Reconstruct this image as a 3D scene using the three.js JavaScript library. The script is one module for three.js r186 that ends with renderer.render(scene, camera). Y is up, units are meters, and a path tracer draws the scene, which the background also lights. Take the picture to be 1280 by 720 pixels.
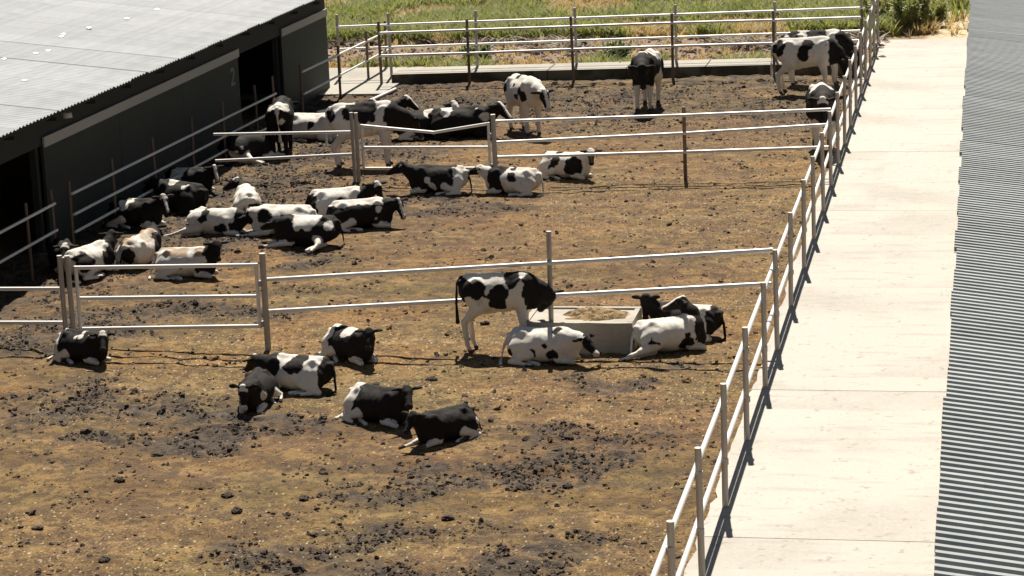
import * as THREE from 'three';
import { mergeGeometries, mergeVertices } from 'three/addons/utils/BufferGeometryUtils.js';
import { FontLoader } from 'three/addons/loaders/FontLoader.js';
import { TextGeometry } from 'three/addons/geometries/TextGeometry.js';

// ---------- camera, sky, sun, exposure ----------
const scene = new THREE.Scene();
const camera = new THREE.PerspectiveCamera(13.6855, 16 / 9, 1, 2000);
camera.position.set(0, 10.1, 0);
camera.rotation.set(-0.22935, 0.20015, -0.042, 'YXZ');
const SUN = new THREE.Vector3(-0.17, 1.7, -1.2).normalize();
const skyTex = (() => {                                 // clear summer sky: pale at the horizon, deeper blue overhead
  const w = 256, h = 128, d = new Float32Array(w * h * 4);
  for (let j = 0; j < h; j++) for (let i = 0; i < w; i++) {
    const el = Math.sin(((j + 0.5) / h - 0.5) * Math.PI), t = Math.pow(1 - Math.max(0, el), 2.5), k = (j * w + i) * 4, Z = [0.042, 0.064, 0.10], Hz = [0.155, 0.16, 0.16];
    for (let c = 0; c < 3; c++) d[k + c] = Z[c] + (Hz[c] - Z[c]) * t; d[k + 3] = 1;
  }
  const t = new THREE.DataTexture(d, w, h, THREE.RGBAFormat, THREE.FloatType); t.mapping = THREE.EquirectangularReflectionMapping; t.magFilter = t.minFilter = THREE.LinearFilter; t.needsUpdate = true; return t;
})();
scene.background = skyTex; scene.environment = skyTex;
const sun = new THREE.DirectionalLight(new THREE.Color(1, 0.93, 0.82), 5);
sun.position.set(-9, 0, -45).addScaledVector(SUN, 120);
sun.target.position.set(-9, 0, -45);
sun.castShadow = true;
sun.shadow.mapSize.set(4096, 4096);
Object.assign(sun.shadow.camera, { left: -50, right: 50, top: 60, bottom: -60, near: 1, far: 300 });
scene.add(sun, sun.target);
const renderer = new THREE.WebGLRenderer({ antialias: true });
renderer.toneMapping = THREE.LinearToneMapping;
renderer.toneMappingExposure = 1.85;
renderer.shadowMap.enabled = true;

// ---------- helpers ----------
function rng(seed) { let a = seed >>> 0; return () => { a = (a + 0x6D2B79F5) | 0; let t = Math.imul(a ^ (a >>> 15), 1 | a); t = (t + Math.imul(t ^ (t >>> 7), 61 | t)) ^ t; return ((t ^ (t >>> 14)) >>> 0) / 4294967296; }; }
function h3(x, y, z) { let h = Math.imul(x, 374761393) ^ Math.imul(y, 668265263) ^ Math.imul(z, 1274126177); h = Math.imul(h ^ (h >>> 13), 1274126177); return ((h ^ (h >>> 16)) >>> 0) / 4294967296; }
function n3(x, y, z) {                                   // value noise, 0..1
  const ix = Math.floor(x), iy = Math.floor(y), iz = Math.floor(z);
  let fx = x - ix, fy = y - iy, fz = z - iz; fx *= fx * (3 - 2 * fx); fy *= fy * (3 - 2 * fy); fz *= fz * (3 - 2 * fz);
  const L = (a, b, t) => a + (b - a) * t;
  return L(L(L(h3(ix, iy, iz), h3(ix + 1, iy, iz), fx), L(h3(ix, iy + 1, iz), h3(ix + 1, iy + 1, iz), fx), fy),
    L(L(h3(ix, iy, iz + 1), h3(ix + 1, iy, iz + 1), fx), L(h3(ix, iy + 1, iz + 1), h3(ix + 1, iy + 1, iz + 1), fx), fy), fz);
}
function n2(x, y) {
  const ix = Math.floor(x), iy = Math.floor(y); let fx = x - ix, fy = y - iy; fx *= fx * (3 - 2 * fx); fy *= fy * (3 - 2 * fy);
  const a = h3(ix, iy, 7), b = h3(ix + 1, iy, 7), c = h3(ix, iy + 1, 7), d = h3(ix + 1, iy + 1, 7);
  return a + (b - a) * fx + (c - a + (a - b - c + d) * fx) * fy;
}
function fb(x, y, o = 4) { let s = 0, a = 0.5, t = 0; for (let i = 0; i < o; i++) { s += a * n2(x, y); t += a; x = x * 2.03 + 17.1; y = y * 2.03 + 9.7; a *= 0.5; } return s / t; }
const sst = (a, b, x) => { x = Math.min(1, Math.max(0, (x - a) / (b - a))); return x * x * (3 - 2 * x); };
const mixc = (a, b, t) => [a[0] + (b[0] - a[0]) * t, a[1] + (b[1] - a[1]) * t, a[2] + (b[2] - a[2]) * t];
const toS = (v) => { v = Math.min(1, Math.max(0, v)); return 255 * (v <= 0.0031308 ? v * 12.92 : 1.055 * Math.pow(v, 1 / 2.4) - 0.055); };
function tex(w, h, fn, srgb = true) {                    // fn(u, v) -> linear colour or grey
  const d = new Uint8Array(w * h * 4);
  for (let j = 0, k = 0; j < h; j++) for (let i = 0; i < w; i++, k += 4) {
    const c = fn((i + 0.5) / w, (j + 0.5) / h);
    if (srgb) { d[k] = toS(c[0]); d[k + 1] = toS(c[1]); d[k + 2] = toS(c[2]); } else d[k] = d[k + 1] = d[k + 2] = 255 * Math.min(1, Math.max(0, c));
    d[k + 3] = 255;
  }
  const t = new THREE.DataTexture(d, w, h); t.magFilter = THREE.LinearFilter; t.minFilter = THREE.LinearMipmapLinearFilter; t.generateMipmaps = true;
  t.wrapS = t.wrapT = THREE.RepeatWrapping; if (srgb) t.colorSpace = THREE.SRGBColorSpace; t.needsUpdate = true; return t;
}
const used = {};
function numbered(n) { const k = used[n] = (used[n] ?? -1) + 1; return k ? n + '_' + String(k).padStart(3, '0') : n; }
function tag(o, label, category, group, kind) { if (label) o.userData.label = label; if (category) o.userData.category = category; if (group) o.userData.group = group; if (kind) o.userData.kind = kind; return o; }
function thing(name, label, category, group, pos = [0, 0, 0]) { const g = new THREE.Group(); g.name = numbered(name); g.position.set(...pos); scene.add(g); return tag(g, label, category, group); }
function part(parent, name, geo, m, pos) { const o = new THREE.Mesh(geo, m); o.name = name; if (pos) o.position.set(...pos); o.castShadow = o.receiveShadow = true; parent.add(o); return o; }
function struct(name, geo, m, label) { const o = part(scene, name, geo, m); o.userData.kind = 'structure'; if (label) o.userData.label = label; return o; }
const lin = (r, g, b) => new THREE.Color().setRGB(r, g, b);
const grey1 = (v) => lin(v, v, v);
const mat = (r, g, b, rough = 0.9, o = {}) => new THREE.MeshStandardMaterial({ color: lin(r, g, b), roughness: rough, ...o });
function bar(a, b, r, sides = 8) {                       // a round bar between two points, flat ends
  const A = new THREE.Vector3(...a), B = new THREE.Vector3(...b), d = B.clone().sub(A);
  const g = new THREE.CylinderGeometry(r, r, d.length(), sides); g.applyQuaternion(new THREE.Quaternion().setFromUnitVectors(new THREE.Vector3(0, 1, 0), d.clone().normalize()));
  g.translate((A.x + B.x) / 2, (A.y + B.y) / 2, (A.z + B.z) / 2); return g;
}
function box(x0, x1, y0, y1, z0, z1) { const g = new THREE.BoxGeometry(x1 - x0, y1 - y0, z1 - z0); g.translate((x0 + x1) / 2, (y0 + y1) / 2, (z0 + z1) / 2); return g; }
function uvXZ(g, s = 1) { const p = g.attributes.position, u = new Float32Array(p.count * 2); for (let i = 0; i < p.count; i++) { u[2 * i] = p.getX(i) * s; u[2 * i + 1] = (p.getZ(i) + p.getY(i)) * s; } g.setAttribute('uv', new THREE.BufferAttribute(u, 2)); return g; }

// ---------- ground ----------
const PX0 = -19.6, PX1 = -3.3, PZ0 = -68.9, PZ1 = -22;
// trampled manure: where the photo shows dark churned soil [x, z, radius across, radius along]
const CHURN = [[-13.34, -34.42, 2.6, 1.7], [-11.51, -33.41, 1.6, 1.1], [-6.88, -31.12, 2.6, 1.3], [-5.87, -32.50, 1.2, 1.3], [-8.21, -27.58, 1.4, 1.0], [-16.50, -38.60, 2.2, 1.2], [-15.70, -40.07, 1.5, 1.0], [-5.73, -28.07, 1.5, 1.0],
  [-14.09, -40.72, 2.2, 1.0], [-16.33, -52.24, 3.6, 3.0], [-16.02, -46.59, 2.2, 2.2], [-15.86, -56.92, 2.8, 2.8], [-15.26, -63.06, 3.2, 3.4], [-18.75, -50.87, 2.0, 4.0], [-12.73, -64.97, 3.0, 2.4], [-13.00, -50.33, 1.6, 1.4], [-12.82, -44.37, 2.0, 1.0], [-9.43, -65.45, 2.6, 1.6], [-11.36, -49.44, 1.5, 0.8], [-4.87, -36.43, 1.0, 0.8], [-12.14, -32.14, 1.2, 0.6]];
function churn(x, z) {
  let m = 0; const wx = x + (n2(x * 0.9, z * 0.9) - 0.5) * 2.2, wz = z + (n2(x * 0.9 + 40, z * 0.9) - 0.5) * 2.2;
  for (const [cx, cz, rx, rz] of CHURN) { const q = Math.hypot((wx - cx) / rx, (wz - cz) / rz); m = Math.max(m, 1 - sst(0.25, 1.4, q)); }
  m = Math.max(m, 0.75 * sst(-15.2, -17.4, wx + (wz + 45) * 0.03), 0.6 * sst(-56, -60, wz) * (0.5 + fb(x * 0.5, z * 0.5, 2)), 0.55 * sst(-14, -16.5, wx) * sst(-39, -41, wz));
  return Math.min(1, m * sst(0.15, 0.95, 0.25 + 0.75 * m) * (0.2 + 1.35 * fb(x * 2.3 + 5, z * 2.3, 3)));
}
function dirtH(x, z) {
  const c = churn(x, z);
  return 0.06 * (fb(x * 0.5, z * 0.5, 2) - 0.5) + (0.045 + 0.035 * c) * (fb(x * 3.1, z * 3.1, 2) - 0.5) + (0.020 + 0.075 * c) * (n2(x * 7.3 + 3, z * 7.3) - 0.5);
}
{
  const nx = 250, nz = 640, pos = new Float32Array((nx + 1) * (nz + 1) * 3), uv = new Float32Array((nx + 1) * (nz + 1) * 2), idx = [];
  for (let j = 0, k = 0; j <= nz; j++) for (let i = 0; i <= nx; i++, k++) {
    const x = PX0 + (PX1 - PX0) * i / nx, z = PZ1 + (PZ0 - PZ1) * Math.pow(j / nz, 1.25);
    pos[3 * k] = x; pos[3 * k + 1] = dirtH(x, z); pos[3 * k + 2] = z; uv[2 * k] = (x - PX0) / (PX1 - PX0); uv[2 * k + 1] = (z - PZ0) / (PZ1 - PZ0);
    if (i < nx && j < nz) { const a = k, b = k + 1, c = k + nx + 1, d = c + 1; idx.push(a, b, c, b, d, c); }
  }
  const g = new THREE.BufferGeometry(); g.setAttribute('position', new THREE.BufferAttribute(pos, 3)); g.setAttribute('uv', new THREE.BufferAttribute(uv, 2)); g.setIndex(idx); g.computeVertexNormals();
  const W = PX1 - PX0, D = PZ1 - PZ0;
  const map = tex(2048, 2048, (u, v) => {
    const x = PX0 + u * W, z = PZ0 + v * D, c = churn(x, z), big = fb(x * 0.35 + 3, z * 0.35, 3), med = fb(x * 2.0, z * 2.6, 3), fine = fb(x * 13, z * 13, 2), grit = fb(x * 38 + 3, z * 26, 2), sp = h3(Math.floor(x * 42), Math.floor(z * 26), 3);
    const straw = sst(0.40, 0.62, fb(x * 0.22 + 0.5, z * 0.16 + 7, 3) + 0.10 * sst(-11, -6, x));   // litter of straw: shows as flecks
    const red = sst(0.40, 0.60, fb(x * 0.3 + 60, z * 0.3, 3) + 0.13 * sst(-55, -59, z) - 0.08);      // patches of redder soil
    const mott = fb(x * 4.5 + 11, z * 5.5, 3);
    let k = mixc([0.150, 0.080, 0.022], [0.105, 0.066, 0.020], sst(0.40, 0.60, big));
    k = mixc(k, [0.100, 0.076, 0.025], 0.6 * sst(0.48, 0.68, fb(x * 0.9 + 31, z * 0.9, 3)));
    k = mixc(k, [0.092, 0.048, 0.021], 0.6 * red);
    k = mixc(k, [0.215, 0.140, 0.058], 0.55 * sst(0.52, 0.74, med) * (1 - c));
    k = mixc(k, [0.052, 0.030, 0.014], 0.62 * sst(0.50, 0.68, mott));
    k = mixc(k, [0.185, 0.115, 0.042], 0.45 * sst(0.55, 0.72, 1 - mott) * (1 - c));
    k = mixc(k, [0.050, 0.028, 0.013], 0.70 * sst(0.52, 0.72, fine));
    k = mixc(k, [0.30, 0.22, 0.11], 0.40 * straw * sst(0.60, 0.76, 1 - grit) * (1 - 0.7 * c));
    k = [k[0] * 1.24, k[1] * 1.18, k[2] * 1.02];
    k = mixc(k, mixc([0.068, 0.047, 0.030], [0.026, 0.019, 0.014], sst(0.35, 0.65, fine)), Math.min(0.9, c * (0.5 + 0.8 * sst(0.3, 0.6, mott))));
    if (sp > 0.997 - 0.016 * straw) k = mixc(k, [0.48, 0.40, 0.25], 0.7 * (1 - 0.6 * c)); else if (sp < 0.045) k = mixc(k, [0.032, 0.021, 0.013], 0.7);
    return k;
  });
  const bump = tex(1024, 1024, (u, v) => { const P = (a, b, s) => { const t = Math.PI * 2; return n3(Math.cos(u * t) * s + 50, Math.sin(u * t) * s + 9 * b, Math.cos(v * t) * s + Math.sin(v * t) * s * 1.7 + a); }; return 0.5 * P(1, 1, 22) + 0.5 * P(7, 2, 47); }, false);
  bump.repeat.set(W / 3, D / 3);
  struct('pen_ground', g, new THREE.MeshStandardMaterial({ map, bumpMap: bump, bumpScale: 0.03, roughness: 0.97 }), 'bare ochre dirt of the cattle pen with dark churned manure');
}
// field: one sheet to the horizon, a little lower than the pen
{
  const seg = 220, g = new THREE.PlaneGeometry(1, 1, seg, seg), p = g.attributes.position, uv = g.attributes.uv;
  const curve = (t) => { const s = t * 2 - 1; return Math.sign(s) * (Math.abs(s) * 26 + Math.pow(Math.abs(s), 6) * 900); };
  for (let i = 0; i < p.count; i++) {
    const x = curve(uv.getX(i)) - 9, z = curve(uv.getY(i)) - 84;
    const back = sst(-69.5, -71, z), far = sst(-72, -95, z);
    p.setXYZ(i, x, -0.16 + back * (0.13 + 0.25 * (fb(x * 0.35, z * 0.35, 3) - 0.5) * far) + far * 0.15, z); uv.setXY(i, (x + 40) / 55, (z + 105) / 37);
  }
  g.setIndex([...g.index.array]); g.computeVertexNormals();
  const map = tex(1024, 1024, (u, v) => {
    const x = u * 55 - 40, z = v * 37 - 105, n = fb(x * 0.8, z * 0.5, 4), f = fb(x * 7, z * 5, 3);
    let k = mixc([0.33, 0.185, 0.062], [0.25, 0.165, 0.060], n);
    k = mixc(k, [0.20, 0.135, 0.095], sst(-72.4, -73.4, z + (n - 0.5) * 2) * sst(-78.6, -77.0, z + (n - 0.5) * 2));
    k = mixc(k, [0.34, 0.25, 0.095], sst(-77, -79, z + (n - 0.5) * 3));
    k = mixc(k, [0.45, 0.37, 0.25], sst(-2.1, -1.5, x + (n - 0.5)) * sst(2.5, 1.5, x));
    return mixc(k, [0.07, 0.05, 0.03], 0.35 * sst(0.5, 0.8, f));
  });
  struct('ground', g, new THREE.MeshStandardMaterial({ map, roughness: 1, side: THREE.DoubleSide }));
}
// concrete
const concreteMap = tex(1024, 1024, (u, v) => {
  const x = u * 6.5, z = v * 6.5, s = (q) => n3(Math.cos(u * 6.2832) * q + 9, Math.sin(u * 6.2832) * q + v * q * 6, 3 + v * 0.01);
  let k = mixc([0.405, 0.378, 0.335], [0.345, 0.32, 0.283], sst(0.35, 0.75, fb(x * 0.9, z * 0.6, 4)));
  k = mixc(k, [0.29, 0.265, 0.23], 0.5 * sst(0.55, 0.8, fb(x * 1.2 + 9, z * 6, 3)));
  k = mixc(k, [0.23, 0.20, 0.165], 0.6 * sst(0.70, 0.84, fb(x * 9, z * 9, 3)));
  const sp = h3(Math.floor(x * 70), Math.floor(z * 60), 5); if (sp > 0.994) k = mixc(k, [0.2, 0.16, 0.11], 0.7);
  return mixc(k, [0.45, 0.42, 0.375], 0.25 * sst(0.5, 0.7, fb(x * 25, z * 25, 2)));
});
const road = new THREE.Group(); road.name = 'road'; road.userData = { kind: 'structure', label: 'pale concrete farm road beside the cattle pen' }; scene.add(road);
{
  const cuts = [-19, -22.2, -28.7, -35.55, -42.4, -49.3, -56.2, -63.1, -69.9, -76.2], R = rng(4);
  for (let i = 0; i + 1 < cuts.length; i++) {
    const z1 = cuts[i] - 0.005, z0 = cuts[i + 1] + 0.005, x0 = -3.54 + (R() - 0.5) * 0.05, x1 = 1.2, b = 0.02;
    const sh = new THREE.Shape(); const nseg = 26;                     // slightly ragged pen-side edge
    sh.moveTo(x1, -z1); sh.lineTo(x1, -z0); for (let k = 0; k <= nseg; k++) sh.lineTo(x0 + (fb(k * 0.9, i * 13.3, 2) - 0.5) * 0.12, -z0 + (z0 - z1) * k / nseg);
    const g = new THREE.ExtrudeGeometry(sh, { depth: 0.14, bevelEnabled: true, bevelSize: -0.0001, bevelThickness: 0.006, bevelSegments: 1, bevelOffset: -0.003 });
    g.rotateX(-Math.PI / 2); g.translate(0, -0.105 + (R() - 0.5) * 0.006, 0); uvXZ(g, 1 / 6.5); const u = g.attributes.uv, o = R();
    for (let k = 0; k < u.count; k++) u.setXY(k, u.getX(k) + o, u.getY(k) + o * 3);
    part(road, 'slab', g, new THREE.MeshStandardMaterial({ map: concreteMap, roughness: 0.85, color: grey1(1 - R() * 0.06) }));
  }
}
const walkway = new THREE.Group(); walkway.name = 'walkway'; walkway.userData = { kind: 'structure', label: 'raised pale concrete walkway along the back of the pen' }; scene.add(walkway);
const kz = (x) => -68.45 - 0.09 * (x + 14.8);
{
  const R = rng(8), m = new THREE.MeshStandardMaterial({ map: concreteMap, roughness: 0.9, color: lin(0.80, 0.80, 0.78) });
  const shadeStain = new THREE.MeshStandardMaterial({ map: tex(256, 256, (u, v) => mixc([0.13, 0.115, 0.085], [0.05, 0.045, 0.03], sst(0.3, 0.6, fb(u * 14, v * 14, 4)))), roughness: 0.95 });  // shade of the front drop painted into the slab sides, mottled with dirt
  for (let x = -17.2; x < -3.6; x += 2.3) {
    const xe = Math.min(x + 2.29, -3.62), d = 1.45 + (R() - 0.5) * 0.1;
    const sh = new THREE.Shape(); sh.moveTo(x, -kz(x)); sh.lineTo(xe, -kz(xe)); sh.lineTo(xe, -kz(xe) + d); sh.lineTo(x, -kz(x) + d);
    const g = new THREE.ExtrudeGeometry(sh, { depth: 0.34, bevelEnabled: true, bevelSize: 0.008, bevelThickness: 0.012, bevelSegments: 1, bevelOffset: -0.012 });
    g.rotateX(-Math.PI / 2); g.translate(0, -0.06 + (R() - 0.5) * 0.012, 0); uvXZ(g, 1 / 6.5); part(walkway, 'slab', g, [m, shadeStain]);
  }
  const ap = struct('concrete_apron', uvXZ(box(-21.5, -16.95, -0.1, 0.055, -71.5, -66.1), 1 / 6.5), m, 'pale concrete apron at the corner of the dark shed');
}

// ---------- fences ----------
const galv = new THREE.MeshStandardMaterial({ color: lin(0.66, 0.65, 0.63), roughness: 0.5, metalness: 0.25, roughnessMap: null });
const galvOld = new THREE.MeshStandardMaterial({ color: lin(0.36, 0.33, 0.30), roughness: 0.6, metalness: 0.3 });
const darkPost = new THREE.MeshStandardMaterial({ color: lin(0.16, 0.11, 0.085), roughness: 0.75, metalness: 0.2 });  // dark brown for posts; along the shed the tone stands in for shade
const rf = rng(11);
function post(g, x, z, h, w = 0.075, m = galvOld, y0 = -0.15) {
  const o = part(g, 'post', new THREE.CylinderGeometry(w / 2, w / 2, h - y0, 10), m, [x, (h + y0) / 2, z]); o.rotation.set((rf() - 0.5) * 0.02, 0, (rf() - 0.5) * 0.02);
  part(o, 'cap', new THREE.CylinderGeometry(w * 0.54, w * 0.54, 0.012, 10), m, [0, (h - y0) / 2 + 0.006, 0]); return o;
}
function rail(g, pts, r = 0.034, m = galv) {              // a rail welded from straight lengths
  const geos = []; for (let i = 0; i + 1 < pts.length; i++) geos.push(bar(pts[i], pts[i + 1], r, 10));
  return part(g, 'rail', geos.length > 1 ? mergeGeometries(geos) : geos[0], m);
}
function clamp(g, x, y, z, r, m = galvOld) { const q = new THREE.CylinderGeometry(r, r, 0.09, 10); return part(g, 'clamp', q, m, [x, y, z]); }
{ // along the road
  const g = thing('road_fence', 'long galvanised pipe fence with many posts along the pale concrete road', 'fence');
  const zs = [-21.5, -24.4, -27.1, -29.9, -32.9, -35.7, -37.92, -40.93, -43.9, -46.45, -49.2]; for (let z = -51.95; z > -76; z -= 2.62) zs.push(z);
  const X = -3.33, off = -0.072;
  for (const z of zs) post(g, X + (rf() - 0.5) * 0.03, z, 1.70 + (rf() - 0.5) * 0.03, 0.084);
  for (const [h] of [[1.38], [0.66]]) for (let i = 0; i + 1 < zs.length; i++) {
    const w = (z) => h + 0.03 * (n2(z * 0.7, h * 9) - 0.5);
    rail(g, [[X + off, w(zs[i]), zs[i] + 0.02], [X + off, w(zs[i + 1]), zs[i + 1] + 0.02]], 0.034); clamp(g, X, w(zs[i]), zs[i], 0.050);
  }
}
{ // near cross fence: short left run, then the long run from the gate post to the road fence
  const a = thing('pen_fence', 'short two-rail pipe fence between the dark shed and the gate posts', 'fence');
  for (const x of [-18.1]) post(a, x, -37.85, 1.6, 0.09);
  post(a, -15.53, -37.8, 1.62, 0.085); rail(a, [[-18.1, 1.02, -37.85], [-15.53, 1.05, -37.8]]); rail(a, [[-18.1, 0.42, -37.85], [-15.53, 0.45, -37.8]]);
  const b = thing('pen_fence', 'two-rail pipe fence crossing the pen past the concrete trough', 'fence');
  post(b, -11.93, -37.82, 1.66, 0.105); post(b, -7.06, -37.985, 2.0, 0.085, galvOld, 0.3);
  rail(b, [[-11.9, 1.20, -37.89], [-7.06, 1.49, -37.92], [-3.38, 1.70, -37.99]], 0.037); rail(b, [[-11.9, 0.65, -37.89], [-7.06, 0.94, -37.92], [-3.4, 1.14, -37.99]], 0.037);
  for (const y of [1.49, 0.94]) clamp(b, -7.06, y, -37.985, 0.052);
}
function gate(label, x0, z0, x1, z1, hs, bend) {
  const g = thing('pipe_gate', label, 'gate'), L = (t, y) => [x0 + (x1 - x0) * t, y, z0 + (z1 - z0) * t];
  hs.forEach(([a, b], i) => rail(g, i === 0 && bend ? [L(0.02, a), L(0.57, a - 0.13), L(0.98, b)] : [L(0.02, a), L(0.98, b)], 0.034));
  for (const t of [0.02, 0.98]) part(g, 'stile', bar(L(t, hs[2][t < 0.5 ? 0 : 1] - 0.03), L(t, hs[0][t < 0.5 ? 0 : 1] + 0.03), 0.032, 10), galv);
  for (const y of [0.45, 1.15]) part(g, 'hinge', bar(L(0.995, y - 0.05), L(0.995, y + 0.05), 0.03, 8), galvOld);
  post(g, x0 - 0.07, z0, 1.62, 0.09); return g;
}
gate('three-rail pipe gate closed beside the two-rail cross fence, cows resting behind it', -15.32, -37.8, -11.98, -37.82, [[1.42, 1.47], [0.88, 0.93], [0.34, 0.41]], false);
gate('three-rail pipe gate with a sagging bent top rail', -14.15, -52.86, -10.96, -52.42, [[1.33, 1.42], [0.82, 0.88], [0.33, 0.40]], true);
{
  const a = thing('pen_fence', 'two-rail pipe fence ending in the shade beside the shed number', 'fence');
  post(a, -14.33, -52.9, 1.62, 0.08); rail(a, [[-17.82, 1.07, -53.36], [-14.33, 1.18, -52.9]]); rail(a, [[-17.82, 0.44, -53.36], [-14.33, 0.66, -52.9]]);
  const b = thing('pen_fence', 'three-rail pipe fence crossing the middle of the pen to the road fence', 'fence');
  post(b, -10.9, -52.42, 1.62, 0.11); post(b, -6.68, -53.2, 1.62, 0.085, darkPost);
  for (const [p, q] of [[1.46, 1.53], [0.98, 1.19], [0.64, 0.68]]) rail(b, [[-10.86, p, -52.49], [-6.68, (p + q) / 2 - 0.02, -52.98], [-3.4, q, -53.26]], 0.036);
}
{ // two parallel fences at the back
  const zf = (x) => -68.2 - 0.07 * (x + 14.8), zb = (x) => kz(x) - 1.25;
  const a = thing('back_fence', 'two-rail pipe fence standing in front of the raised walkway', 'fence'), xs = [-17.45, -14.84, -11.8, -8.9, -6.0, -3.5];
  for (const x of xs) post(a, x, zf(x), 1.88, 0.085, darkPost);
  for (const h of [1.56, 0.90]) rail(a, xs.map((x, i) => [x, h + 0.02 * i + (n2(x, h) - 0.5) * 0.04, zf(x) + 0.07]), 0.036);
  const b = thing('back_fence', 'weathered grey two-rail pipe fence behind the raised walkway', 'fence'), xb = [-19.05, -17.5, -14.9, -11.95, -9.0, -6.1, -3.6];
  for (const x of xb) post(b, x, zb(x), 1.95, 0.085, galvOld, x < -17 ? -0.1 : 0.2);
  for (const h of [1.6, 0.93]) rail(b, xb.map((x, i) => [x, h + 0.02 * i, zb(x) + 0.07]), 0.034);
}
{ // along the shed
  const X = -18.2, g = thing('shed_fence', 'pipe fence running along the shaded shed wall', 'fence');
  for (const z of [-35, -37.8, -40.3, -42.85, -44.15, -45.1, -47.6, -50.2, -52.9, -55.3, -58.0, -59.6]) post(g, X, z, 1.53, 0.065, darkPost);  // posts coloured darker than the rails in place of shade
  for (const h of [1.27, 0.73]) rail(g, [[X + 0.06, h, -34], [X + 0.06, h, -44.15]], 0.03, galv);
  for (const [h, e] of [[1.28, 1.08], [0.85, 0.66], [0.49, 0.32]]) rail(g, [[X + 0.06, h, -45.1], [X + 0.06, e, -59.6]], 0.03, galv);
  const f = thing('shed_fence', 'short sunlit two-rail pipe fence on the apron past the shed corner', 'fence');
  for (const [x, z] of [[-18.2, -62.2], [-18.15, -65.95], [-18.15, -69.2], [-18.2, -71.7]]) post(f, x, z, 1.45, 0.075, darkPost);
  for (const [h, e] of [[1.27, 1.13], [0.66, 0.56]]) rail(f, [[X + 0.06, h, -62.2], [X + 0.06, e, -71.7]], 0.032);
}

// ---------- sheds ----------
function sheetGeo(profile, x0, x1, fall, y0) {           // profile: [z, y] across the sheet; runs from x0 (height y0) to x1
  const t = 0.006, pos = [], idx = [], n = profile.length;
  for (const [x, y] of [[x0, y0], [x1, y0 - fall * (x1 - x0)]]) for (const s of [0, -t]) for (const [z, h] of profile) pos.push(x, y + h + s, z);
  const q = (a, b, c, d) => idx.push(a, b, c, a, c, d), A = 0, B = n, C = 2 * n, D = 3 * n;
  for (let i = 0; i + 1 < n; i++) { q(A + i, A + i + 1, C + i + 1, C + i); q(B + i, D + i, D + i + 1, B + i + 1); q(A + i, B + i, B + i + 1, A + i + 1); q(C + i, C + i + 1, D + i + 1, D + i); }
  let g = new THREE.BufferGeometry(); g.setAttribute('position', new THREE.Float32BufferAttribute(pos, 3)); g.setIndex(idx); g = g.toNonIndexed(); g.computeVertexNormals(); uvXZ(g, 1); return g;
}
{ // right-hand building: only its ribbed roof edge is in view
  const g = thing('metal_roofed_shed', 'shed with dark-striped ribbed metal roof beside the pale road', 'building');
  const p = 0.148, ribs = 7, prof = []; for (let i = 0; i < ribs; i++) { const o = -i * p; prof.push([o, 0], [o - 0.080, 0], [o - 0.086, 0.050], [o - 0.142, 0.050]); } prof.push([-ribs * p, 0]);
  const X0 = -0.35, fall = 0.125, R = rng(21), geo = sheetGeo(prof, X0, 6.5, fall, 4.0);
  const map = tex(512, 512, (u, v) => mixc([0.30, 0.32, 0.325], [0.235, 0.255, 0.262], sst(0.3, 0.8, 0.6 * fb(u * 5, v * 20, 4) + 0.4 * fb(u * 40, v * 40, 2)))); map.repeat.set(0.25, 0.25);
  for (let z = -14; z > -88; z -= p * ribs) part(g, 'roof_sheet', geo, new THREE.MeshStandardMaterial({ map, color: grey1(1 - R() * 0.14), roughness: 0.75 }), [(R() - 0.5) * 0.05, (R() - 0.5) * 0.004, z]);
  part(g, 'wall', box(0.1, 6.2, -0.15, 3.05, -88, -14), mat(0.5, 0.48, 0.44)); part(g, 'fascia_beam', box(-0.05, 0.09, 3.6, 3.9, -88, -14), mat(0.3, 0.3, 0.3));
}
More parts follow.
